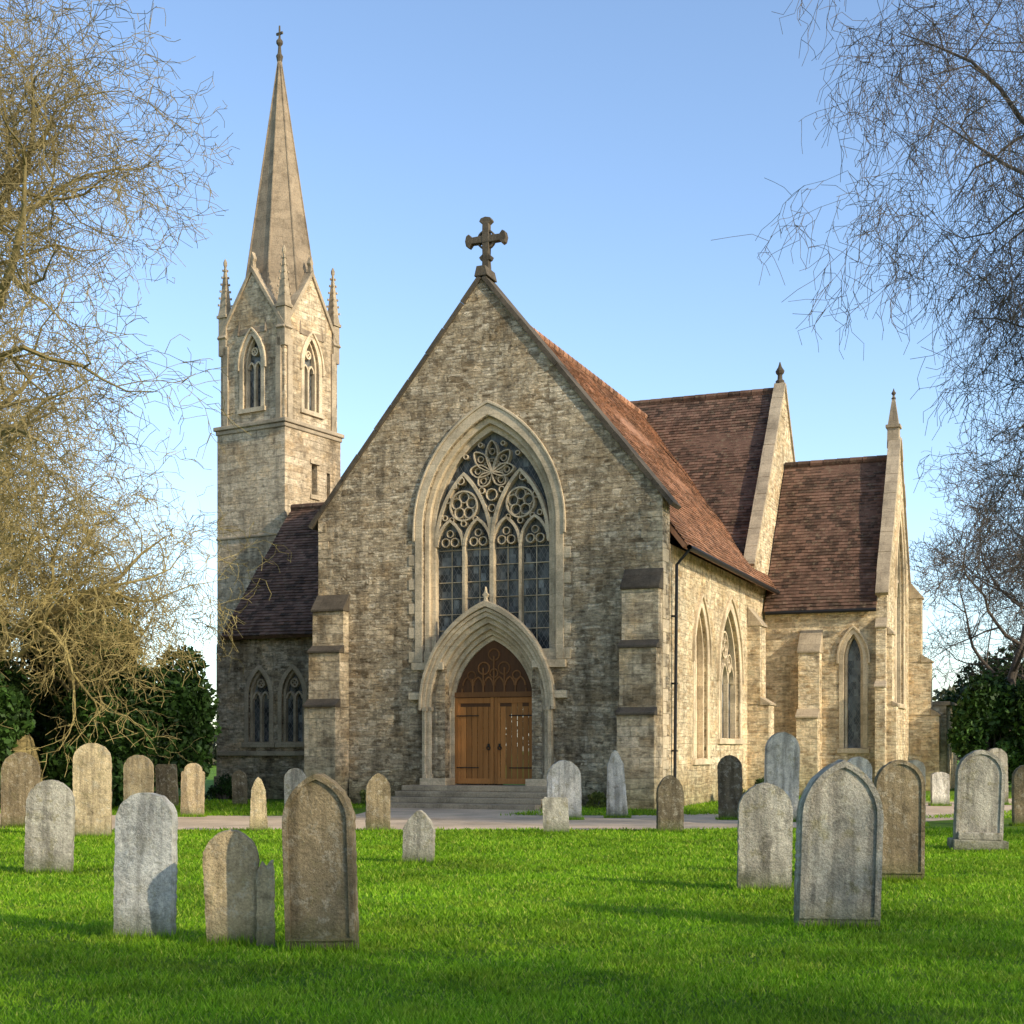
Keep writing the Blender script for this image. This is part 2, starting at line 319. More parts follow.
def window(fr,c,hw,zb,zs,rise,lights=1,sur=.2,recess=.3,parent=CH,mat=M_cream,foils=False,label=None,blind=False,hood=True,name='window',gm=None):
    m=MB(); ring(m,arch(c,hw+sur,zb-.02,zs,rise+sur*1.2),arch(c,hw-.012,zb-.02,zs,rise-.012),fr,-.03,.025)
    ring(m,arch(c,hw-.014,zb,zs,rise-.014),arch(c,hw-.10,zb,zs,rise-.11),fr,-recess-.05,-recess*.45)
    fbox(m,fr,c-hw-sur-.06,c+hw+sur+.06,zb-.18,zb-.022,-.25,.09)
    if hood:
        ring(m,arch(c,hw+sur+.075,zs-.15,zs,rise+sur*1.2+.09),arch(c,hw+sur+.002,zs-.15,zs,rise+sur*1.2+.002),fr,-.02,.08)
    w=mkobj(name,m,mat,parent,bevel=.012,label=label)
    g=MB(); prism(g,arch(c,hw-.05,zb,zs,rise-.05),fr,-recess-.1,-recess-.06); mkobj('glass' if not blind else 'infill',g,gm or (mat if blind else M_glass),w)
    if lights>1:
        tr=MB(); d0,d1=-recess-.05,-recess+.08; w2=2*(hw-.1)/lights; hh=w2/2
        hz=zs-.15 if foils else zs-.1
        for k in range(1,lights): fbox(tr,fr,c-hw+.1+k*w2-.04,c-hw+.1+k*w2+.04,zb,hz+.35*hh,d0,d1+dd())
        for k in range(lights): stroke(tr,arch(c-hw+.1+(k+.5)*w2,hh-.02,hz-.02,hz,hh*1.4,6)[1:-1],.06,fr,d0,d1+dd())
        if foils or lights==2: foil(tr,fr,c,zs+rise*.48,hw*.30,4,d0,d1,.05)
        if foils:
            for sg in (-1,1): foil(tr,fr,c+sg*hw*.45,zs+rise*.22,hw*.2,3,d0,d1,.04)
        mkobj('tracery',tr,mat,w)
    return w
window(FRt,4.05,.72,1.3,4.2,1.5,1,.22,.22,blind=True,name='blind_arch')
window(FRt,7.65,1.35,1.9,3.8,2.15,3,.25,.25,foils=True)
# main window
m=MB(); fr=F0
hws=[1.70,1.84,1.99,2.22]; ds=[-.26,-.12,.03]
def A(hw,zb=4.0): return arch(WC,hw,zb,MZ,2.75+(hw-1.75)*1.35,20)
for i in range(3): ring(m,A(hws[i+1]-(.002 if i<2 else 0)),A(hws[i]),fr,-.5 if i<2 else -.03,ds[i])
ring(m,arch(WC,2.28,MZ-.3,MZ,3.48,20),arch(WC,2.223,MZ-.3,MZ,3.39,20),fr,-.02,.06)
z=4.0;k=0
while z<7.2:
    if k%2==0:
        for sgn in (-1,1):
            a,b=WC+sgn*2.225,WC+sgn*2.42; fbox(m,fr,min(a,b),max(a,b),z,z+.3,-.01,.018)
    z+=.34;k+=1
for sgn in (-1,1):
    a,b=WC+sgn*1.32,WC+sgn*2.3; fbox(m,fr,min(a,b),max(a,b),3.78,3.99,-.3,.10); 
    a,b=WC+sgn*1.32,WC+sgn*1.99; fbox(m,fr,min(a,b),max(a,b),3.995,4.3,-.5,-.05)
MW=mkobj('window',m,M_cream,CH,bevel=.015,label='large four-light traceried window above the door')
g=MB(); ga=arch(WC,1.73,4.2,MZ,2.73,20); prism(g,ga+[(WC+.9,4.2),(WC+.9,5.0),(WC-.9,5.0),(WC-.9,4.2)],fr,-.52,-.46); mkobj('glass',g,M_glass,MW)
tr=MB(); d0,d1=-.455,-.26; w4=1.70/2
for k,w,zb in ((-1,.08,4.3),(0,.12,5.0),(1,.08,4.3)): fbox(tr,fr,WC+k*w4-w/2,WC+k*w4+w/2,zb,7.45 if k else 8.0,d0,d1+dd())
for k in range(4):
    c=WC+(k-1.5)*w4; stroke(tr,arch(c,w4/2-.02,7.2,7.25,.72,8)[1:-1],.075,fr,d0,d1+dd())
    for sg in (-1,1): stroke(tr,circ(c+sg*.14,7.36,.12,10),.026,fr,d0,d1-.04+dd(),True)
    stroke(tr,circ(c,7.60,.10,10),.024,fr,d0,d1-.04+dd(),True)
    for zz in np.arange(4.9,7.2,.45): fbox(tr,fr,c-w4/2+.04,c+w4/2-.04,zz-.01,zz+.01,d0,d0+.04)
    fbox(tr,fr,c-.01,c+.01,4.35 if abs(k-1.5)>1 else 5.0,7.3,d0,d0+.032)
for sg in (-1,1):
    c=WC+sg*w4; stroke(tr,arch(c,w4-.02,7.22,7.3,1.95,14)[1:-1],.095,fr,d0,d1+.01+dd())
    # cusped trefoil of small lobes inside the circle
    stroke(tr,circ(c,8.36,.41,26),.045,fr,d0,d1+dd(),True)
    for k in range(5):
        a_=math.pi/2+k*2*math.pi/5; stroke(tr,circ(c+math.cos(a_)*.235,8.36+math.sin(a_)*.235,.145,14),.026,fr,d0,d1-.03+dd(),True)
        a_+=math.pi/5; stroke(tr,circ(c+math.cos(a_)*.345,8.36+math.sin(a_)*.345,.04,8),.014,fr,d0,d1-.05+dd(),True)
    stroke(tr,circ(c,7.86,.08,8),.022,fr,d0,d1+dd(),True)
    for k in (-1,1): stroke(tr,circ(c+k*.36,7.98,.07,8),.022,fr,d0,d1+dd(),True)
for k,(a_,L_) in enumerate(((90,.88),(48,.78),(132,.78),(8,.66),(172,.66),(-40,.52),(220,.52))):
    ar=rad(a_); petal(tr,fr,WC,9.24,ar,L_,.36,d0,d1-.01,.034)
    cx_,cz_=WC+math.cos(ar)*L_*.66,9.24+math.sin(ar)*L_*.66
    stroke(tr,circ(cx_,cz_,.085,10),.018,fr,d0,d1-.04+dd(),True)
    for q in (-1,1): stroke(tr,circ(WC+math.cos(ar+q*.1)*L_*.40,9.24+math.sin(ar+q*.1)*L_*.40,.045,8),.014,fr,d0,d1-.05+dd(),True)
for a,zz,r_ in ((-.93,9.06,.10),(.93,9.06,.10),(0,8.62,.16),(0,8.25,.10),(-.30,8.75,.08),(.30,8.75,.08),(-.34,10.02,.06),(.34,10.02,.06),(-1.32,8.55,.09),(1.32,8.55,.09),(-.78,9.72,.06),(.78,9.72,.06),(-1.42,8.05,.07),(1.42,8.05,.07),(-1.12,8.92,.06),(1.12,8.92,.06)):
    stroke(tr,circ(WC+a,zz,r_,12),.024,fr,d0,d1+dd(),True)
mkobj('tracery',tr,M_cream,MW)
# portal
m=MB(); ZD=.58; PZ=2.75
def D(hw): t=(hw-1.2)/.78; return arch(WC,hw,ZD-.02,PZ,1.85+t*.92,16)
hs=[1.2,1.32,1.44,1.58,1.72,1.84,1.93]; dz=[-.40,-.28,-.14,0.0,.11,.17]
for i in range(6): ring(m,D(hs[i+1]-.002),D(hs[i]),fr,-.6 if i<4 else -.01,dz[i])
ring(m,arch(WC,2.01,PZ-.1,PZ,2.9,16),arch(WC,1.933,PZ-.1,PZ,2.73,16),fr,-.01,.24)
for sg in (-1,1):
    a,b=WC+sg*1.19,WC+sg*1.98; fbox(m,fr,min(a,b),max(a,b),ZD-.55,ZD+.18,-.5,.22)
    for i in range(1,6):
        c=WC+sg*(hs[i]+.0); p0=P(fr,c,ZD+.2,dz[i-1]+.05); p1=P(fr,c,PZ-.1,dz[i-1]+.05); tube(m,[p0,p1],[.04,.04],8)
        fbox(m,fr,c-.065,c+.065,PZ-.13,PZ-.01,dz[i-1]-.03,dz[i-1]+.11)
        fbox(m,fr,c-.06,c+.06,ZD+.16,ZD+.29,dz[i-1]-.03,dz[i-1]+.105)
    a,b=WC+sg*1.97,WC+sg*2.36; fbox(m,fr,min(a,b),max(a,b),PZ+.2,PZ+.40,0,.16)
prism(m,[(-.07+WC,5.55),(WC+.07,5.55),(WC+.035,5.72),(WC+.09,5.8),(WC+.03,5.87),(WC,6.03),(WC-.03,5.87),(WC-.09,5.8),(WC-.035,5.72)],fr,.08,.2)
PT=mkobj('portal',m,M_cream,CH,bevel=.012,label='pointed cream stone doorway with stepped mouldings')
o=MB(); prism(o,[p for p in arch(WC,1.22,PZ-.0,PZ+.01,1.86,14)],fr,-.52,-.46)
ti=MB(); 
fbox(ti,fr,WC-1.19,WC+1.19,3.02,3.16,-.46,-.40)
for k in range(-3,4): 
    c=WC+k*.32; zt=3.16+max(.1,(1.0-abs(k)*.32)); fbox(ti,fr,c-.022,c+.022,3.16,zt,-.46,-.42+dd())
for k in range(-3,3): stroke(ti,arch(WC+k*.32+.16,.14,3.3,3.34,.24,5)[1:-1],.04,fr,-.46,-.425+dd())
for a,b,r in ((-.3,3.82,.17),(.3,3.82,.17),(0,4.2,.16),(-.68,3.62,.12),(.68,3.62,.12),(0,3.68,.12)): stroke(ti,circ(WC+a,b,r,14),.035,fr,-.46,-.425+dd(),True)
ty=mkobj('tympanum',o,M_doordark,PT); mkobj('carving',ti,M_carve,PT)
for sg in (-1,1):
    o=MB(); x0,x1=(WC-1.19,WC-.008) if sg<0 else (WC+.008,WC+1.19); n=7; w=(x1-x0)/n; ZT=3.01
    for k in range(n): fbox(o,fr,x0+k*w+.006,x0+(k+1)*w-.006,ZD+.02,ZT,-.485,-.46+random.uniform(-.003,.003))
    for s_ in (x0,x1-.1): fbox(o,fr,s_,s_+.1,ZD+.02,ZT,-.459,-.432)
    for z_ in (ZD+.02,ZT-.16): fbox(o,fr,x0+.103,x1-.103,z_,z_+.15,-.459,-.434)
    dl=mkobj('door',o,M_door,PT,bevel=.005)
    for z_ in (1.05,2.5):
        h=MB(); a,b=(x0+.05,x1-.45) if sg<0 else (x0+.45,x1-.05); fbox(h,fr,a,b,z_-.015,z_+.015,-.44,-.424)
        mkobj('hinge',h,M_iron,dl)
    h=MB(); cc=x1-.16 if sg<0 else x0+.16
    stroke(h,circ(cc,1.6,.05,12),.018,fr,-.46,-.41,True); fbox(h,fr,cc-.025,cc+.025,1.63,1.72,-.46,-.42); mkobj('handle',h,M_iron,dl)
o=MB()
for i in range(4):
    zt=ZD-.01-i*.145; 
    o.box(-2.1,2.35,-(.75+.42*i),-(.42*i+.75-.44) if i else .6,zt-.145 if i<3 else 0,zt)
mkobj('steps',o,M_trim,CH,bevel=.02)
m=MB(); 
def cross(mb,fr,c,z,s,d):
    w=.09*s;e=.17*s;L=.52*s
    def arm(a):
        pts=[(-w,w*.9),(-w*.9,L*.72),(-e,L*.86),(-e*.75,L),(0,L*1.06),(e*.75,L),(e,L*.86),(w*.9,L*.72),(w,w*.9)]
        return [(p[0]*math.cos(a)+p[1]*math.sin(a),-p[0]*math.sin(a)+p[1]*math.cos(a)) for p in pts]
    for k in range(4):
        q=arm(k*math.pi/2)
        prism(mb,[(c+p[0],z+p[1]) for p in q],fr,-d+k*.001,d+k*.001)
    prism(mb,[(c-w,z-w),(c+w,z-w),(c+w,z+w),(c-w,z+w)],fr,-d-.01,d+.012)
    stroke(mb,circ(c,z,.22*s,20),.05*s,fr,-d*.6,d*.6,True)
FC=FR((0,.33,0),(1,0,0),(0,-1,0))
cross(m,FC,0,15.72,1.12,.10); prism(m,[(-.11,14.8),(.11,14.8),(.07,15.35),(-.07,15.35)],FC,-.11,.11); prism(m,[(-.2,14.6),(.2,14.6),(.13,14.88),(-.13,14.88)],FC,-.3,.42)
mkobj('gable_cross',m,M_dark,CH,bevel=.012)
def roof(mb,e0,e1,r0,r1,row=.14,wid=.2,th=.022):
    e0,e1,r0,r1=map(V,(e0,e1,r0,r1)); sl=(r0-e0).length; n=int(sl/row); nrm=((e1-e0).cross(r0-e0)).normalized()
    if nrm.z<0: nrm=-nrm
    mb.add([e0,e1,r1,r0,e0-nrm*.12,e1-nrm*.12,r1-nrm*.12,r0-nrm*.12],[(0,1,2,3),(4,5,6,7),(0,1,5,4),(1,2,6,5),(3,0,4,7)])
    for i in range(n):
        a=i/n;b=min(1,(i+1.15)/n); p0=e0.lerp(r0,a);p1=e1.lerp(r1,a);q0=e0.lerp(r0,b);q1=e1.lerp(r1,b); L=(p1-p0).length; c=max(1,int(L/wid)); of=(i%2)*.5
        sag=nrm*(.016*math.sin(i*.37)+.012*math.sin(i*.11))
        for k in range(-1,c+1):
            s0=max(0,(k+of)/c);s1=min(1,(k+1+of)/c)
            if s1-s0<.2/c: continue
            s1-=.004/L; l=random.uniform(0,.014)+th+.012; dj=random.uniform(-.007,.007); sg2=nrm*(.015*math.sin(k*.21+i*.05))
            A_=p0.lerp(p1,s0);B_=p0.lerp(p1,s1);C_=q0.lerp(q1,s1);D_=q0.lerp(q1,s0); dv=(q0-p0).normalized()*dj
            bu=nrm*l+sag+dv+sg2
            mb.add([A_+bu,B_+bu,C_+nrm*.012+sag+sg2,D_+nrm*.012+sag+sg2,A_+dv,B_+dv],[(0,1,2,3),(4,5,1,0)])
def ridge(mb,a,b):
    a,b=V(a),V(b); n=int((b-a).length/.42)
    for i in range(n):
        p=a.lerp(b,i/n);q=a.lerp(b,(i+.96)/n); tube(mb,[p,q],[.13,.12],8)
def eavez(u): return 14.1-1.268*abs(u)
m=MB(); roof(m,(5.6,.72,7.0),(5.6,13.2,7.0),(0,.72,14.1),(0,13.2,14.1)); roof(m,(3.9,13.2,eavez(3.9)),(3.9,15.8,eavez(3.9)),(0,13.2,14.1),(0,15.8,14.1)); ridge(m,(0,.8,14.12),(0,15.7,14.12))
roof(m,(-5.6,.72,7.0),(-5.6,13.2,7.0),(0,.72,14.1),(0,13.2,14.1),.3,.4)
mkobj('nave_roof',m,M_tile,CH,fix=False)
m=MB(); tube(m,[V((5.68,.72,6.93)),V((5.68,12.5,6.93))],[.075,.075],8); tube(m,[V((5.66,.85,6.9)),V((5.3,.85,6.5)),V((5.24,.85,0.1))],[.045,.045,.045],8)
for z_ in (1.5,3.3,5.1): m.box(5.17,5.31,.78,.92,z_,z_+.05)
mkobj('gutter',m,M_iron,CH,fix=False)
# tall transept
FA=FR((HW+.03,0,0),(0,1,0),(1,0,0))
m=MB(); prism(m,[(11,6.9),(11,7.85),(16.1,14.95),(21.2,7.85),(21.2,0),(12.7,0),(12.7,6.9)],FA,-.30,0); mkobj('transept_gable',m,M_warm,CH)
coping('gable_coping',[(10.85,7.66),(16.1,14.95)],FA,-.34,.07,.13,mat=M_trim); coping('gable_coping',[(16.1,14.95),(21.35,7.66)],FA,-.34,.07,.13,mat=M_trim)
m=MB(); roof(m,(-5.1,10.9,7.3),(4.87,10.9,7.3),(-5.1,16.1,14.75),(4.87,16.1,14.75)); roof(m,(-5.1,21.3,7.3),(4.87,21.3,7.3),(-5.1,16.1,14.75),(4.87,16.1,14.75),.3,.4); ridge(m,(-5.1,16.1,14.77),(4.87,16.1,14.77))
mkobj('transept_roof',m,M_tile2,CH,fix=False)
def finial(x,y,z,s,par=CH,mat=M_dark,name='finial'):
    m=MB(); prof=[(0,.16),(.12,.2),(.2,.11),(.38,.1),(.45,.17),(.55,.2),(.66,.13),(.74,.08),(.95,.02)]
    tube(m,[V((x,y,z+a*s)) for a,b in prof],[b*s for a,b in prof],8); return mkobj(name,m,mat,par,smooth=False)
finial(HW-.12,16.1,15.0,.85)
FB=FR((0,12.6,0),(1,0,0),(0,-1,0)); m=MB(); hb=arch(8.2,.32,1.6,4.6,.85)
prism(m,[(5.2,0),(9.3,0),(9.3,6.5),(5.2,6.5)],FB,-.5,0,[hb]); 
mkobj('transept_wall',m,M_warm,CH); window(FB,8.2,.32,1.6,4.6,.85,1,.16,.25)
FG=FR((9.3,0,0),(0,1,0),(1,0,0)); m=MB(); hg=arch(16.2,1.15,3.2,7.0,2.9)
prism(m,[(13.1,0),(19.6,0),(19.6,6.9),(16.1,12.6),(12.6,6.9),(12.6,6.52),(13.1,6.52)],FG,-.32,0,[hg]); mkobj('transept_gable',m,M_warm,CH)
window(FG,16.2,1.15,3.2,7.0,2.9,2,.25,.2)
coping('gable_coping',[(12.45,6.68),(16.1,12.6)],FG,-.36,.07,.16,M_trim); coping('gable_coping',[(16.1,12.6),(19.75,6.68)],FG,-.36,.07,.16,M_trim)
m=MB(); roof(m,(5.22,12.35,6.25),(8.97,12.35,6.25),(5.22,16.1,11.95),(8.97,16.1,11.95)); roof(m,(5.22,19.85,6.25),(8.97,19.85,6.25),(5.22,16.1,11.95),(8.97,16.1,11.95),.3,.4); ridge(m,(5.22,16.1,11.97),(8.97,16.1,11.97)); mkobj('transept_roof',m,M_tile2,CH,fix=False)
m=MB(); x,y=9.10,16.1
tube(m,[V((x,y,z_)) for z_ in (12.3,13.0,13.02,13.12,13.14,14.2)],[.30,.28,.36,.36,.26,.05],4); mkobj('pinnacle',m,M_trim,CH); finial(x,y,14.05,.42)
m=MB(); tube(m,[V((5.3,12.2,6.2)),V((9.0,12.2,6.2))],[.06,.06],8); mkobj('gutter',m,M_iron,CH,fix=False)
buttress(FB,6.45,7.15,[(2.6,.9),(4.8,.55)],M_warm,cap=M_trim); buttress(FB,8.97,9.29,[(3.6,.45),(5.6,.22)],M_warm,cap=M_trim)
buttress(FG,19.0,19.58,[(2.8,1.1),(4.8,.8),(7.2,.45)],M_warm,cap=M_trim); buttress(FG,12.65,13.2,[(3.0,.3),(5.4,.16)],M_warm,cap=M_trim)
m=MB(); m.box(6,10.6,19.65,24.5,0,3.2); mkobj('vestry_wall',m,M_warm,CH); m=MB(); m.box(5.9,10.75,19.62,24.65,3.205,3.36); mkobj('vestry_coping',m,M_trim,CH,bevel=.03)
# side aisle
FCs=FR((0,2.5,0),(1,0,0),(0,-1,0)); m=MB(); AW=(-8.72,-7.5); hl=[arch(c,.40,1.8,3.25,.82) for c in AW]
prism(m,[(-10.3,0),(-5.16,0),(-5.16,5.3),(-9.8,5.3),(-10.3,4.9)],FCs,-.5,0,hl)
FCg=FR((-10.0,0,0),(0,-1,0),(-1,0,0)); prism(m,[(-10.5,0),(-3.0,0),(-3.0,5.2),(-6.5,9.55),(-10.5,5.2)],FCg,-.4,0)
mkobj('aisle_wall',m,M_rubble,CH)
for c in AW: window(FCs,c,.40,1.8,3.25,.82,2,.13,.2,mat=M_trim,hood=False)
m=MB(); fbox(m,FCs,-10.2,-5.2,1.35,1.5,-.01,.10); mkobj('string_course',m,M_trim,CH,bevel=.02)
m=MB(); fbox(m,FCs,-10.2,-5.2,5.05,5.22,-.01,.08); mkobj('string_course',m,M_trim,CH,bevel=.02)
m=MB(); fbox(m,FCs,-10.32,-5.2,0,.7,-.01,.13); mkobj('plinth',m,M_rubble,CH,bevel=.02)
m=MB(); roof(m,(-9.9,2.15,5.1),(-3.4,2.15,5.1),(-9.9,6.5,9.85),(-3.4,6.5,9.85)); roof(m,(-9.9,10.85,5.1),(-3.4,10.85,5.1),(-9.9,6.5,9.85),(-3.4,6.5,9.85),.3,.4); ridge(m,(-9.9,6.5,9.87),(-3.4,6.5,9.87)); mkobj('aisle_roof',m,M_tile2,CH,fix=False)
# ------------------------------------------------------------------ tower
TW=empty('tower',(-11.55,8.38,0),rad(-9),CH,label='slender square bell tower with tall stone spire')
def sqframes(h): return [FR((0,-h,0),(1,0,0),(0,-1,0)),FR((h,0,0),(0,1,0),(1,0,0)),FR((0,h,0),(-1,0,0),(0,1,0)),FR((-h,0,0),(0,-1,0),(-1,0,0))]
m=MB(); h=1.56
fs=sqframes(h)
for k,f in enumerate(fs):
    w=h if k%2==0 else h-.35
    holes=[]
    if k==1: holes=[[(-.1,10.6),(.22,10.6),(.22,11.7),(-.1,11.7)],[(.75,10.6),(.95,10.6),(.95,11.5),(.75,11.5)]]
    prism(m,[(-w,0),(w,0),(w,13.0),(-w,13.0)],f,-.35,0,holes)
mkobj('tower_wall',m,M_tower,TW)
g=MB(); fbox(g,fs[1],-.15,1.0,10.55,11.75,-.33,-.25); so_=mkobj('glass',g,M_glass,TW)
m=MB(); fbox(m,fs[1],-.2,.32,11.7,11.85,-.01,.06); mkobj('lintel',m,M_cream,TW)
m=MB(); fbox(m,fs[1],-.2,.32,10.45,10.6,-.01,.06); mkobj('sill',m,M_cream,TW)
m=MB()
for z0,z1,e in ((12.75,12.9,.05),(12.9,13.05,.11)): m.box(-h-e,h+e,-h-e,h+e,z0,z1)
mkobj('cornice',m,M_trim,TW,bevel=.03)
m=MB(); m.box(-h-.04,h+.04,-h-.04,h+.04,9.0,9.1); mkobj('string_course',m,M_trim,TW,bevel=.03)
h=1.47; fs=sqframes(h); m=MB()
for k,f in enumerate(fs):
    w=h if k%2==0 else h-.32
    pg=[(-w,13.08),(w,13.08),(w,16.2),(0,18.35),(-w,16.2)] if k%2==0 else [(-w,13.08),(w,13.08),(w,16.2+2.15*(h-w)/h),(0,18.35),(-w,16.2+2.15*(h-w)/h)]
    prism(m,pg,f,-.3,0,[arch(0,.42,13.6,15.1,1.05)])
bw=mkobj('belfry_wall',m,M_tower,TW)
for f in fs:
    window(f,0,.42,13.6,15.1,1.05,2,.16,.22,parent=TW,mat=M_cream)
m=MB()
for k,f in enumerate(fs):
    for sg in (-1,1):
        a=V((sg*(h+.02),16.15));b=V((0,18.38)); t_=(b-a).normalized(); nn=V((-t_.y,t_.x)); nn=nn if nn.y>0 else -nn
        prism(m,[tuple(a),tuple(b),tuple(b+V((0,.22))),tuple(a+nn*.14)],f,-.3-k*.002,.07+sg*.002+k*.003)
    prism(m,[(-.07,18.5),(.07,18.5),(.04,18.75),(.1,18.85),(0,19.1),(-.1,18.85),(-.04,18.75)],f,-.15,.02)
    for q in (-1,1):
        fbox(m,f,q*1.22-.12,q*1.22+.12,13.08,15.9,-.01,.06+k*.002)
mkobj('gablet_coping',m,M_trim,TW,bevel=.015)
for sx,sy in ((-1,-1),(1,-1),(1,1),(-1,1)):
    m=MB(); x,y=sx*1.36,sy*1.36
    m.box(x-.17,x+.17,y-.17,y+.17,15.6,16.95); m.box(x-.22,x+.22,y-.22,y+.22,16.95,17.05)
    tube(m,[V((x,y,17.05)),V((x,y,17.3)),V((x,y,18.9))],[.26,.21,.03],4)
    for zz in np.arange(17.4,18.7,.25):
        r=.2*(18.95-zz)/1.6+.04
        for a in range(4):
            an=a*math.pi/2+math.pi/4; m.box(x+math.cos(an)*r-.025,x+math.cos(an)*r+.025,y+math.sin(an)*r-.025,y+math.sin(an)*r+.025,zz,zz+.07)
    tube(m,[V((x,y,18.8)),V((x,y,18.88)),V((x,y,18.98)),V((x,y,19.1))],[.04,.07,.07,.02],6)
    mkobj('pinnacle',m,M_trim,TW)
m=MB(); n=30; base=1.5
zs_=np.linspace(16.2,26.65,n); 
def octr(r):
    c=r*.42 
    return [(r,-c),(r,c),(c,r),(-c,r),(-r,c),(-r,-c),(-c,-r),(c,-r)]
vs=[];fs_=[]
for i,z_ in enumerate(zs_):
    r=base*(26.75-z_)/(26.75-16.2)
    vs+=[(a,b,z_) for a,b in octr(r)]
    if i: fs_+=[((i-1)*8+k,(i-1)*8+(k+1)%8,i*8+(k+1)%8,i*8+k) for k in range(8)]
m.add(vs,fs_); sp=mkobj('spire',m,M_spire,TW)
m=MB()
for k in range(8):
    a=octr(base)[k]; tube(m,[V((a[0],a[1],16.2)),V((a[0]*.02,a[1]*.02,26.6))],[.045,.025],5)
mkobj('spire_rib',m,M_spire,sp)
m=MB(); pr=[(26.4,.09),(26.6,.13),(26.7,.07),(26.95,.05),(27.05,.12),(27.15,.12),(27.25,.04),(27.7,.03)]
tube(m,[V((0,0,a)) for a,b in pr],[b for a,b in pr],8); m.box(-.14,.14,-.03,.03,27.38,27.46); mkobj('finial',m,M_dark,sp)

# ------------------------------------------------------------------ gravestones
H0=748.;FP=1411.
def jitter(pts,a=.003): return [(x+random.uniform(-a,a),z+random.uniform(-a,a)) for x,z in pts]
def densify(pts,st=.05):
    out=[]
    for i in range(len(pts)):
        a=pts[i];b=pts[(i+1)%len(pts)]; L=math.dist(a,b); n=max(1,int(L/st))
        for k in range(n): out.append((a[0]+(b[0]-a[0])*k/n,a[1]+(b[1]-a[1])*k/n))
    return out
def profile(st,hw,h):
    b=-.12
    if st=='gothic': r=hw*1.42; return arch(0,hw,b,h-r,r,14)
    if st=='soft': r=hw*1.08; return arch(0,hw,b,h-r,r,14)
    if st=='round':
        r=hw*.95; return [(-hw,b)]+[(hw*math.cos(t),h-r+r*math.sin(t)) for t in np.linspace(math.pi,0,22)]+[(hw,b)]
    if st=='low':
        r=hw*.5; return [(-hw,b)]+[(hw*math.cos(t),h-r+r*math.sin(t)) for t in np.linspace(math.pi,0,20)]+[(hw,b)]
    if st=='shoulder':
        w2=hw*.78; r=w2*.95; z=h-r; return [(-hw,b),(-hw,z-.04),(-hw+.02,z),(-w2,z)]+[(w2*math.cos(t),z+r*math.sin(t)) for t in np.linspace(math.pi,0,20)][1:-1]+[(w2,z),(hw-.02,z),(hw,z-.04),(hw,b)]
    if st=='ogee':
        L=[(-hw,b),(-hw,h-hw*1.2)]; 
        for t in np.linspace(0,1,12)[1:]:
            L.append((-hw*(1-t), h-hw*1.2+hw*1.2*(math.sin(t*math.pi/2)**.9*.86+.14*t**4)))
        return L+[(-x,z) for x,z in reversed(L[:-1])]
    if st=='taper':
        return [(-hw,b),(-hw*.72,h-hw*1.3),(-hw*.3,h-hw*.25),(0,h),(hw*.3,h-hw*.25),(hw*.72,h-hw*1.3),(hw,b)]
    if st=='flat': return [(-hw,b),(-hw*.96,h-.03),(-hw*.8,h),(hw*.8,h-.01),(hw*.95,h-.05),(hw,b)]
GS=[
(285,358,773,953,'gothic','brown',1,-4,'tall dark brown pointed headstone with recessed arched panel'),
(206,262,830,946,'soft','tan',0,6,'leaning weathered tan headstone with chipped rounded top'),
(112,172,793,940,'round','blue',0,-3,'pale blue-grey round-topped headstone standing in grass'),
(23,70,780,875,'soft','grey',0,8,'lichen-covered grey headstone with rounded top'),
(72,110,743,838,'round','tan',0,5,'warm tan round-topped headstone beside the path'),
(123,153,755,812,'round','tan',0,-5,'small tan round-topped headstone near the path'),
(180,203,763,817,'shoulder','tan',0,0,'small tan shouldered headstone near the aisle'),
(0,38,752,828,'soft','brown',0,10,'mossy brown headstone beneath the bare tree'),
(156,178,764,808,'flat','dark',0,0,'dark square-topped headstone against the hedge'),
(248,268,777,832,'taper','tan',0,12,'small tapering tan grave marker by the path'),
(284,306,768,812,'soft','grey',0,0,'small grey headstone close to the aisle wall'),
(365,390,773,832,'gothic','brown',0,10,'narrow brown pointed headstone near the church steps'),
(402,434,810,864,'ogee','grey',0,-8,'small low grey pointed headstone in the lawn'),
(547,582,760,820,'soft','pale',0,4,'pale rounded headstone in front of the church wall'),
(543,570,797,834,'flat','grey',0,-4,'short grey flat-topped stone marker'),
(606,629,750,818,'taper','pale',0,0,'narrow white tapering headstone by the church wall'),
(657,684,775,833,'gothic','dark',0,5,'dark brown pointed headstone beside the path'),
(719,744,755,820,'soft','dark',0,-6,'mossy dark round-topped headstone by the side wall'),
(738,793,783,892,'soft','grey',0,-5,'lichen-spotted grey headstone with rounded top'),
(764,799,732,822,'soft','pale',0,4,'tall pale headstone with rounded top'),
(796,881,760,930,'gothic','grey',1,3,'large grey gothic headstone with recessed arched panel'),
(875,925,760,882,'soft','brown',1,-3,'dark weathered round-topped headstone with raised border'),
(845,872,757,822,'round','pale',0,0,'pale round-topped headstone behind darker stones'),
(905,926,760,826,'round','grey',0,0,'small grey headstone partly hidden behind another'),
(955,1003,750,832,'soft','grey',1,-5,'grey round-topped headstone set on a stone plinth'),
(986,1009,748,805,'round','grey',0,0,'small grey round-topped headstone'),
(1014,1040,765,826,'soft','brown',0,0,'brown headstone beside the path edge'),
(232,247,770,806,'soft','dark',0,5,'tiny dark headstone by the aisle wall'),
(932,950,772,806,'low','pale',0,0,'tiny pale headstone near the hedge'),
]
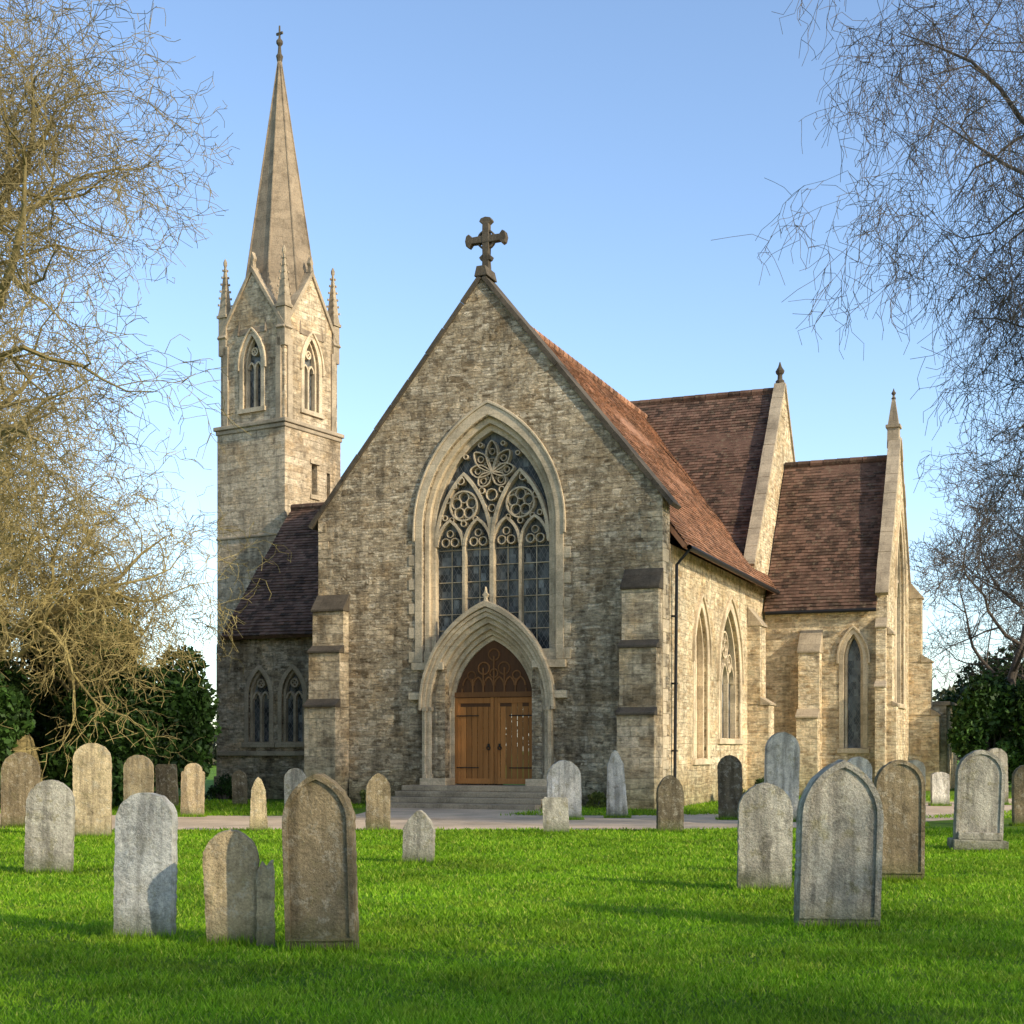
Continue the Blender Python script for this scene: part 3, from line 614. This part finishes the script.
for (x0,x1,yt,yb,st,mt,pan,yaw,lab) in GS:
    plinth = x0==955; basey=850 if plinth else yb
    Y=FP*1.6/(basey-H0); X=((x0+x1)/2-512)/FP*Y; hw=(x1-x0)/2/FP*Y/1.03; h=(basey-yt)/FP*Y
    th=.11+.05*min(1,hw/.3)+random.uniform(-.01,.02); fr=FR((0,0,0),(1,0,0),(0,-1,0)); m=MB()
    pr=profile(st,hw,h); prism(m,jitter(densify(pr,.035),.0055),fr,-th/2,th/2)
    if pan:
        a=profile(st,hw-.002,h-.002); b_=profile(st,hw*.84,h-hw*.17); 
        b2=[(x,max(z,.12) ) for x,z in b_]; a2=[(x,max(z,.10)) for x,z in a]
        prism(m,a2,fr,th/2-.01,th/2+.022,[b2])
    o=mkobj('gravestone',m,G[mt],None,(X,Y+th/2,0),rad(yaw),bevel=.012,label=lab,category='gravestone',group='headstones in the churchyard')
    o.rotation_euler=(rad(random.uniform(-2.2,2.2)),rad(random.uniform(-2.,2.) if x0!=206 else -3),rad(yaw))
    if plinth:
        m=MB(); m.box(-.42,.42,-.24,.24,-.05,.16); m.box(-.34,.34,-.17,.17,.16,.28); p=mkobj('plinth',m,G['grey'],o,bevel=.015); 
    if x0==206:
        m=MB(); prism(m,jitter(densify([(-.07,-.1),(-.06,.60),(-.03,.68),(.01,.63),(.04,.69),(.07,.70),(.075,.3),(.08,-.1)],.05),.008),fr,-.09,.09)
        mkobj('gravestone',m,G['tan'],None,(X+.245,Y+.02,0),rad(8),bevel=.01,label='broken jagged tan stone fragment beside a leaning headstone',category='gravestone',group='headstones in the churchyard')

# ------------------------------------------------------------------ ground
m=MB(); m.add([(-400,-60,0),(400,-60,0),(400,700,0),(-400,700,0)],[(0,1,2,3)]); mkobj('ground',m,M_lawn,fix=False,kind='structure')
def catm(pts,n=8):
    out=[]
    for i in range(len(pts)-1):
        p0=V(pts[max(0,i-1)]);p1=V(pts[i]);p2=V(pts[i+1]);p3=V(pts[min(len(pts)-1,i+2)])
        for k in range(n):
            t=k/n; out.append(.5*((2*p1)+(-p0+p2)*t+(2*p0-5*p1+4*p2-p3)*t*t+(-p0+3*p1-3*p2+p3)*t**3))
    return out+[V(pts[-1])]
pc=catm([(-40,42),(-20,34),(-9,30.6),(0,30.4),(4.5,30.9),(8.5,34.2),(12.5,38.5),(20,44),(40,52)],14)
def strip(mb,pc,w,z):
    vs=[]
    for i,p in enumerate(pc):
        t_=(pc[min(i+1,len(pc)-1)]-pc[max(i-1,0)]).normalized(); n_=V((-t_.y,t_.x))
        for s in (-1,1):
            q=p+n_*(s*(w/2+random.uniform(-.1,.1))); vs.append((q.x,q.y,z))
    mb.add(vs,[(2*i,2*i+2,2*i+3,2*i+1) for i in range(len(pc)-1)])
m=MB(); strip(m,pc,5.8,.004); mkobj('path',m,M_gravel,fix=False,kind='structure')
m=MB(); strip(m,catm([(-1.4,31.5),(-1.4,36.),(-.9,38.2)],6),4.6,.008); mkobj('path',m,M_gravel,fix=False,kind='structure')
def grass(n,ylo,yhi,seed,hs=1.):
    r=np.random.default_rng(seed)
    u=r.random(n*2); Y=ylo*(yhi/ylo)**u; X=(r.random(n*2)*2-1)*(.39*Y+1.2)
    k=(np.sin(X*3.1+np.sin(Y*2.3))*np.sin(Y*3.7+np.sin(X*1.9))*.5+.5)
    keep=r.random(n*2)<(.5+.5*k)
    pcx=np.array([[p.x,p.y] for p in pc]); yc=np.interp(X,pcx[:,0],pcx[:,1])
    keep&=np.abs(Y-yc)>2.65+r.random(n*2)*.35
    lx=X+.83; ly=Y-38.9; uu=lx*math.cos(TH)-ly*math.sin(TH); vv=lx*math.sin(TH)+ly*math.cos(TH)
    keep&=~((vv>-.0)&(uu>-10.5)&(uu<5.3))&~((vv>12.4)&(uu>0))&~((vv>-7.5)&(vv<0.2)&(uu>-2.4)&(uu<2.6))
    X=X[keep][:n];Y=Y[keep][:n]; n=len(X); kk=k[keep][:n]
    w=(.0038+.003*r.random(n))*np.clip(Y/8,1,3.2); h=(.018+.036*r.random(n)**1.5)*hs*np.clip(.85+Y/60,1,1.3)*(.75+.5*kk)
    az=r.random(n)*2*np.pi; la=r.random(n)*2*np.pi; ln=h*(.3+.7*r.random(n))
    vs=np.empty((n,3,3)); cx,sx=np.cos(az)*w,np.sin(az)*w
    vs[:,0]=np.c_[X-cx,Y-sx,np.full(n,.002)]; vs[:,1]=np.c_[X+cx,Y+sx,np.full(n,.002)]; vs[:,2]=np.c_[X+np.cos(la)*ln,Y+np.sin(la)*ln,h]
    return vs.reshape(-1,3)
def tufts(seed=9):
    r=np.random.default_rng(seed); out=[]
    for (x0,x1,yt,yb,*_) in GS:
        if x0==955: yb=850
        Y=FP*1.6/(yb-H0); X=((x0+x1)/2-512)/FP*Y; hw=(x1-x0)/2/FP*Y; n=int(700*hw/.25)
        px=X+r.uniform(-hw-.05,hw+.05,n); py=Y+.07+r.choice([-1,1],n)*(.08+np.abs(r.normal(0,.035,n))); h=.04+.085*r.random(n)**1.6; w=.0035+.002*r.random(n)
        az=r.random(n)*2*np.pi; la=r.random(n)*2*np.pi; ln=h*.5*r.random(n); cx,sx=np.cos(az)*w,np.sin(az)*w; z0=np.full(n,.001)
        v=np.empty((n,3,3)); v[:,0]=np.c_[px-cx,py-sx,z0]; v[:,1]=np.c_[px+cx,py+sx,z0]; v[:,2]=np.c_[px+np.cos(la)*ln,py+np.sin(la)*ln,h]; out.append(v.reshape(-1,3))
    return np.vstack(out)
vs=np.vstack([grass(360000,7.4,27.8,1),grass(40000,32.,46,2,1.6),tufts()]); nf=len(vs)//3
me=bpy.data.meshes.new('lawn_grass'); me.vertices.add(len(vs)); me.vertices.foreach_set('co',vs.ravel()); me.loops.add(nf*3); me.loops.foreach_set('vertex_index',np.arange(nf*3)); me.polygons.add(nf); me.polygons.foreach_set('loop_start',np.arange(nf)*3); me.update(calc_edges=True); me.materials.append(M_blade)
o=bpy.data.objects.new('lawn_grass',me); COL.objects.link(o); o['kind']='stuff'; o['label']='short bright green mown lawn grass'; 

# ------------------------------------------------------------------ trees
def bare_tree(loc,H,seed,label,mat,mat2,nch=(8,7,7,6,4),lens=(.36,.42,.24,.13,.07,.035),trunk_r=.35,droop=0.,up=.12,wob=.16,minr=.007,lean=(0,0),curl=0.,spread=(35,70),limb0=.35,rot=0.):
    r=random.Random(seed); tk=MB(); cr=MB()
    segs=(6,9,7,5,4,3)
    def grow(p,d,L,rad_,lev):
        n=segs[lev]; st=L/n; pts=[p.copy()]; ds=[d.copy()]
        for i in range(n):
            w=wob*(1+.35*lev)+(curl if lev>=2 else 0)
            d=(d+V((r.gauss(0,w),r.gauss(0,w),r.gauss(0,w)+(up if lev<3 else up*.3)-(droop*(lev-1) if lev>=2 else 0)))).normalized()
            p=p+d*st; pts.append(p.copy()); ds.append(d.copy())
        tp=.6 if lev==0 else .9
        rs=[max(minr*.8,rad_*(1-tp*i/n)) for i in range(n+1)]
        if lev==0: rs[0]*=1.35
        tube(tk if lev<2 else cr,pts,rs,(9,7,5,4,3,3)[lev])
        if lev>=len(nch) or nch[lev]==0: return
        k=nch[lev]; k=max(1,int(k+r.uniform(-1,1)))
        for c in range(k):
            f=limb0+(1-limb0)*(c+r.random())/k if lev==0 else .15+.85*(c+r.random())/k
            f=min(f,.999); x=f*n; i=int(x); q=pts[i].lerp(pts[i+1],x-i); dd_=ds[i]
            ang=rad(r.uniform(*spread))*(1 if lev<3 else .85)
            ax=dd_.orthogonal().normalized(); ax.rotate(Matrix.Rotation((c*2.4+r.random()*1.2),3,dd_))
            nd=dd_.copy(); nd.rotate(Matrix.Rotation(ang,3,ax))
            grow(q,nd,H*lens[lev+1]*r.uniform(.65,1.2)*(1.15-.45*f if lev>0 else 1),max(minr,rs[i]*r.uniform(.42,.66)),lev+1)
    grow(V((0,0,-.1)),V((lean[0],lean[1],1)).normalized(),H*lens[0],trunk_r,0)
    e=empty('tree',loc,rad(rot),None,label=label,category='tree')
    mkobj('trunk',tk,mat,e,fix=False,smooth=True); mkobj('crown',cr,mat2,e,fix=False)
    return e
bare_tree((-11.2,27,0),20,11,'large bare spreading tree with mossy sunlit limbs',M_barkL,M_barkL,nch=(12,9,8,7,4),trunk_r=.55,lean=(.06,-.02),up=.08,limb0=.26,spread=(40,80),lens=(.62,.36,.2,.11,.06,.035),droop=.03,curl=.05)
bare_tree((-12.6,37,0),20,5,'bare tree with arching yellowish branches over dark shrubs',M_barkL,M_barkY,nch=(12,9,7,6,4),trunk_r=.42,lean=(.04,0),up=.09,limb0=.25,droop=.05,spread=(40,80),lens=(.55,.32,.2,.12,.07,.04),minr=.009,curl=.04)
bare_tree((-11.4,37.5,0),12,15,'small bare bushy tree with fine yellow twigs',M_barkL,M_barkY,nch=(9,7,7,5,3),trunk_r=.18,up=.12,limb0=.35,droop=.03,spread=(30,65),minr=.008,lens=(.45,.36,.22,.12,.07,.04))
bare_tree((13.7,22.5,0),21,21,'tall bare weeping tree with fine curling twigs',M_barkG,M_barkG,nch=(10,8,7,6,5),trunk_r=.34,lean=(-.06,0),up=.10,limb0=.42,droop=.13,curl=.18,spread=(35,75),lens=(.64,.31,.17,.11,.07,.045),minr=.006)
bare_tree((12.4,24.5,0),20,21,'bare weeping tree with dense drooping twigs',M_barkG,M_barkG,nch=(11,9,8,6,4),trunk_r=.34,lean=(-.06,0),up=.08,limb0=.36,droop=.13,curl=.18,spread=(35,75),lens=(.6,.3,.17,.11,.07,.045),minr=.0065)
bare_tree((18.6,54,0),18,31,'bare tree with fine grey branches beyond the church',M_barkG,M_barkG,nch=(9,8,7,6,3),trunk_r=.24,limb0=.3,minr=.011,lens=(.5,.32,.2,.11,.06,.03))
bare_tree((23.5,62,0),20,32,'bare tree with fine grey branches beyond the church',M_barkG,M_barkG,nch=(9,8,7,6,3),trunk_r=.26,limb0=.3,minr=.012,lens=(.5,.32,.2,.11,.06,.03))
bare_tree((-19,54,0),18,33,'bare tree with fine branches behind dark shrubs',M_barkL,M_barkY,nch=(10,9,8,5,3),trunk_r=.3,minr=.013,lens=(.45,.34,.2,.11,.06,.03))
bare_tree((12.5,-1.5,0),14,41,'bare tree at the edge of the lawn',M_barkG,M_barkG,nch=(12,9,8,5,0),trunk_r=.42,limb0=.2,lens=(.5,.40,.22,.12,.06,.03),minr=.02)
bare_tree((15.5,3.0,0),11,42,'bare tree at the edge of the lawn',M_barkG,M_barkG,nch=(9,7,6,4,0),trunk_r=.40,limb0=.2,lens=(.5,.40,.22,.12,.06,.03),minr=.018)
def shrub(loc,rx,ry,h,n,seed,label,mat=M_leaf,ls=.09,name='shrub',cat='shrub'):
    r=np.random.default_rng(seed); nb=16; cs=[];rr=[]
    for i in range(nb):
        a=r.random()*2*np.pi; q=r.random()**.5*.72; zz=r.random()**.8
        cs.append((math.cos(a)*q*rx*(1-.35*zz),math.sin(a)*q*ry*(1-.35*zz),h*(.12+.68*zz))); rr.append((.24+.2*r.random())*min(rx,h*.7))
    cs=np.array(cs);rr=np.array(rr); idx=r.integers(0,nb,n); d=r.normal(size=(n,3)); d/=np.linalg.norm(d,axis=1)[:,None]
    p=cs[idx]+d*(rr[idx]*(.5+.62*r.random(n)**.7))[:,None]; p[:,2]=np.abs(p[:,2])
    a=r.normal(size=(n,3)); a/=np.linalg.norm(a,axis=1)[:,None]; b=np.cross(a,r.normal(size=(n,3))); b/=np.linalg.norm(b,axis=1)[:,None]
    s=(ls*(.5+r.random(n)))[:,None]; v=np.stack([p-a*s,p-b*s*.55,p+a*s,p+b*s*.55],1).reshape(-1,3); f=np.arange(n*4).reshape(-1,4)
    m=MB(); m.f=f.tolist(); m.v=[tuple(x) for x in v.tolist()]
    e=empty(name,loc,0,None,label=label,category=cat); mkobj('foliage',m,mat,e,fix=False)
    st=MB()
    for i in range(nb): tube(st,[V((cs[i][0]*.1,cs[i][1]*.1,-.05)),V((cs[i][0]*.5,cs[i][1]*.5,cs[i][2]*.45)),V(tuple(cs[i]))],[.06,.04,.015],5)
    mkobj('stem',st,M_barkG,e,fix=False)
L1='dense dark evergreen shrub below bare branches'
for i,(x,y,rx,h) in enumerate([(-14.6,38.5,2.7,6.3),(-12.1,40.,2.5,5.9),(-17.4,41,2.9,7.0),(-10.4,41.6,1.8,5.6),(-13.6,44,3,7.2),(-20,45,3.,7.),(-13.2,35.6,1.8,3.4),(-10.9,37.4,1.6,3.4),(-24,48,3,7.)]):
    shrub((x,y,0),rx,rx*.8,h,18000,50+i,L1,ls=.09)
for i,(x,y,rx,h) in enumerate([(17.9,52.5,1.9,4.6),(20.2,51,2.6,7.4),(23.5,53,3,7.2),(20.6,60,3,6.)]):
    shrub((x,y,0),rx,rx*.8,h,15000,80+i,'dark green evergreen shrub beside the church end',ls=.11)
for i,(u,v,rx,h,mt) in enumerate([(2.75,-1.0,.42,.75,M_leafY),(3.5,-.45,.3,.45,M_leafY),(-6.2,2.0,.5,.6,M_leafY),(-9.6,1.9,.6,.8,M_leaf),(6.0,8.9,.5,.7,M_leaf),(5.9,5.2,.45,.55,M_leafY),(7.8,11.7,.5,.8,M_leaf),(-3.2,-.6,.35,.4,M_leafY)]):
    x=-.83+u*math.cos(TH)+v*math.sin(TH); y=38.9-u*math.sin(TH)+v*math.cos(TH)
    shrub((x,y,0),rx,rx,h,1500,100+i,'small low shrub at the foot of the church wall',mt,ls=.045)
r=np.random.default_rng(3); n=60000; X=r.uniform(-170,170,n); hgt=7+3*np.sin(X*.09)+2*np.sin(X*.31+1); Z=r.random(n)**.8*hgt; Yv=130+r.uniform(-6,6,n)+ .0*X
p=np.c_[X,Yv,Z]; a=r.normal(size=(n,3)); a/=np.linalg.norm(a,axis=1)[:,None]; b=np.cross(a,r.normal(size=(n,3))); b/=np.linalg.norm(b,axis=1)[:,None]; s=(.35*(.5+r.random(n)))[:,None]
v=np.stack([p-a*s,p-b*s*.5,p+a*s,p+b*s*.5],1).reshape(-1,3); m=MB(); m.v=[tuple(x) for x in v.tolist()]; m.f=np.arange(n*4).reshape(-1,4).tolist()
mkobj('distant_wood',m,leafmat('distant_foliage',(.05,.06,.03),(.12,.11,.06)),fix=False,kind='stuff',label='far belt of winter woodland beyond the churchyard')

# ------------------------------------------------------------------ light, sky, camera
SUN_AZ=rad(127); EL=rad(26)
w=bpy.data.worlds.new('World'); scene.world=w; w.use_nodes=True; nt=w.node_tree; bg=nt.nodes['Background']; sky=nt.nodes.new('ShaderNodeTexSky'); sky.sky_type='NISHITA'; sky.sun_disc=False
sky.sun_elevation=EL; sky.sun_rotation=SUN_AZ; sky.altitude=300; sky.air_density=.95; sky.dust_density=.9; sky.ozone_density=1.9; nt.links.new(sky.outputs[0],bg.inputs[0]); bg.inputs[1].default_value=.29
sd=bpy.data.lights.new('sun','SUN'); sd.energy=4.8; sd.angle=rad(.7); sd.color=(1,.865,.655); so=bpy.data.objects.new('sun',sd); COL.objects.link(so)
tosun=V((math.sin(SUN_AZ)*math.cos(EL),math.cos(SUN_AZ)*math.cos(EL),math.sin(EL))); so.rotation_euler=tosun.to_track_quat('Z','Y').to_euler()
cd=bpy.data.cameras.new('camera'); cam=bpy.data.objects.new('camera',cd); COL.objects.link(cam); scene.camera=cam
cam.location=(0,0,1.6); cam.rotation_euler=(rad(90),0,0); cd.sensor_width=36; cd.lens=36*FP/1024; cd.shift_y=(H0-512)/1024; cd.clip_end=3000; cd.clip_start=.1
scene.view_settings.view_transform='Standard'; scene.view_settings.look='None'; scene.view_settings.exposure=0
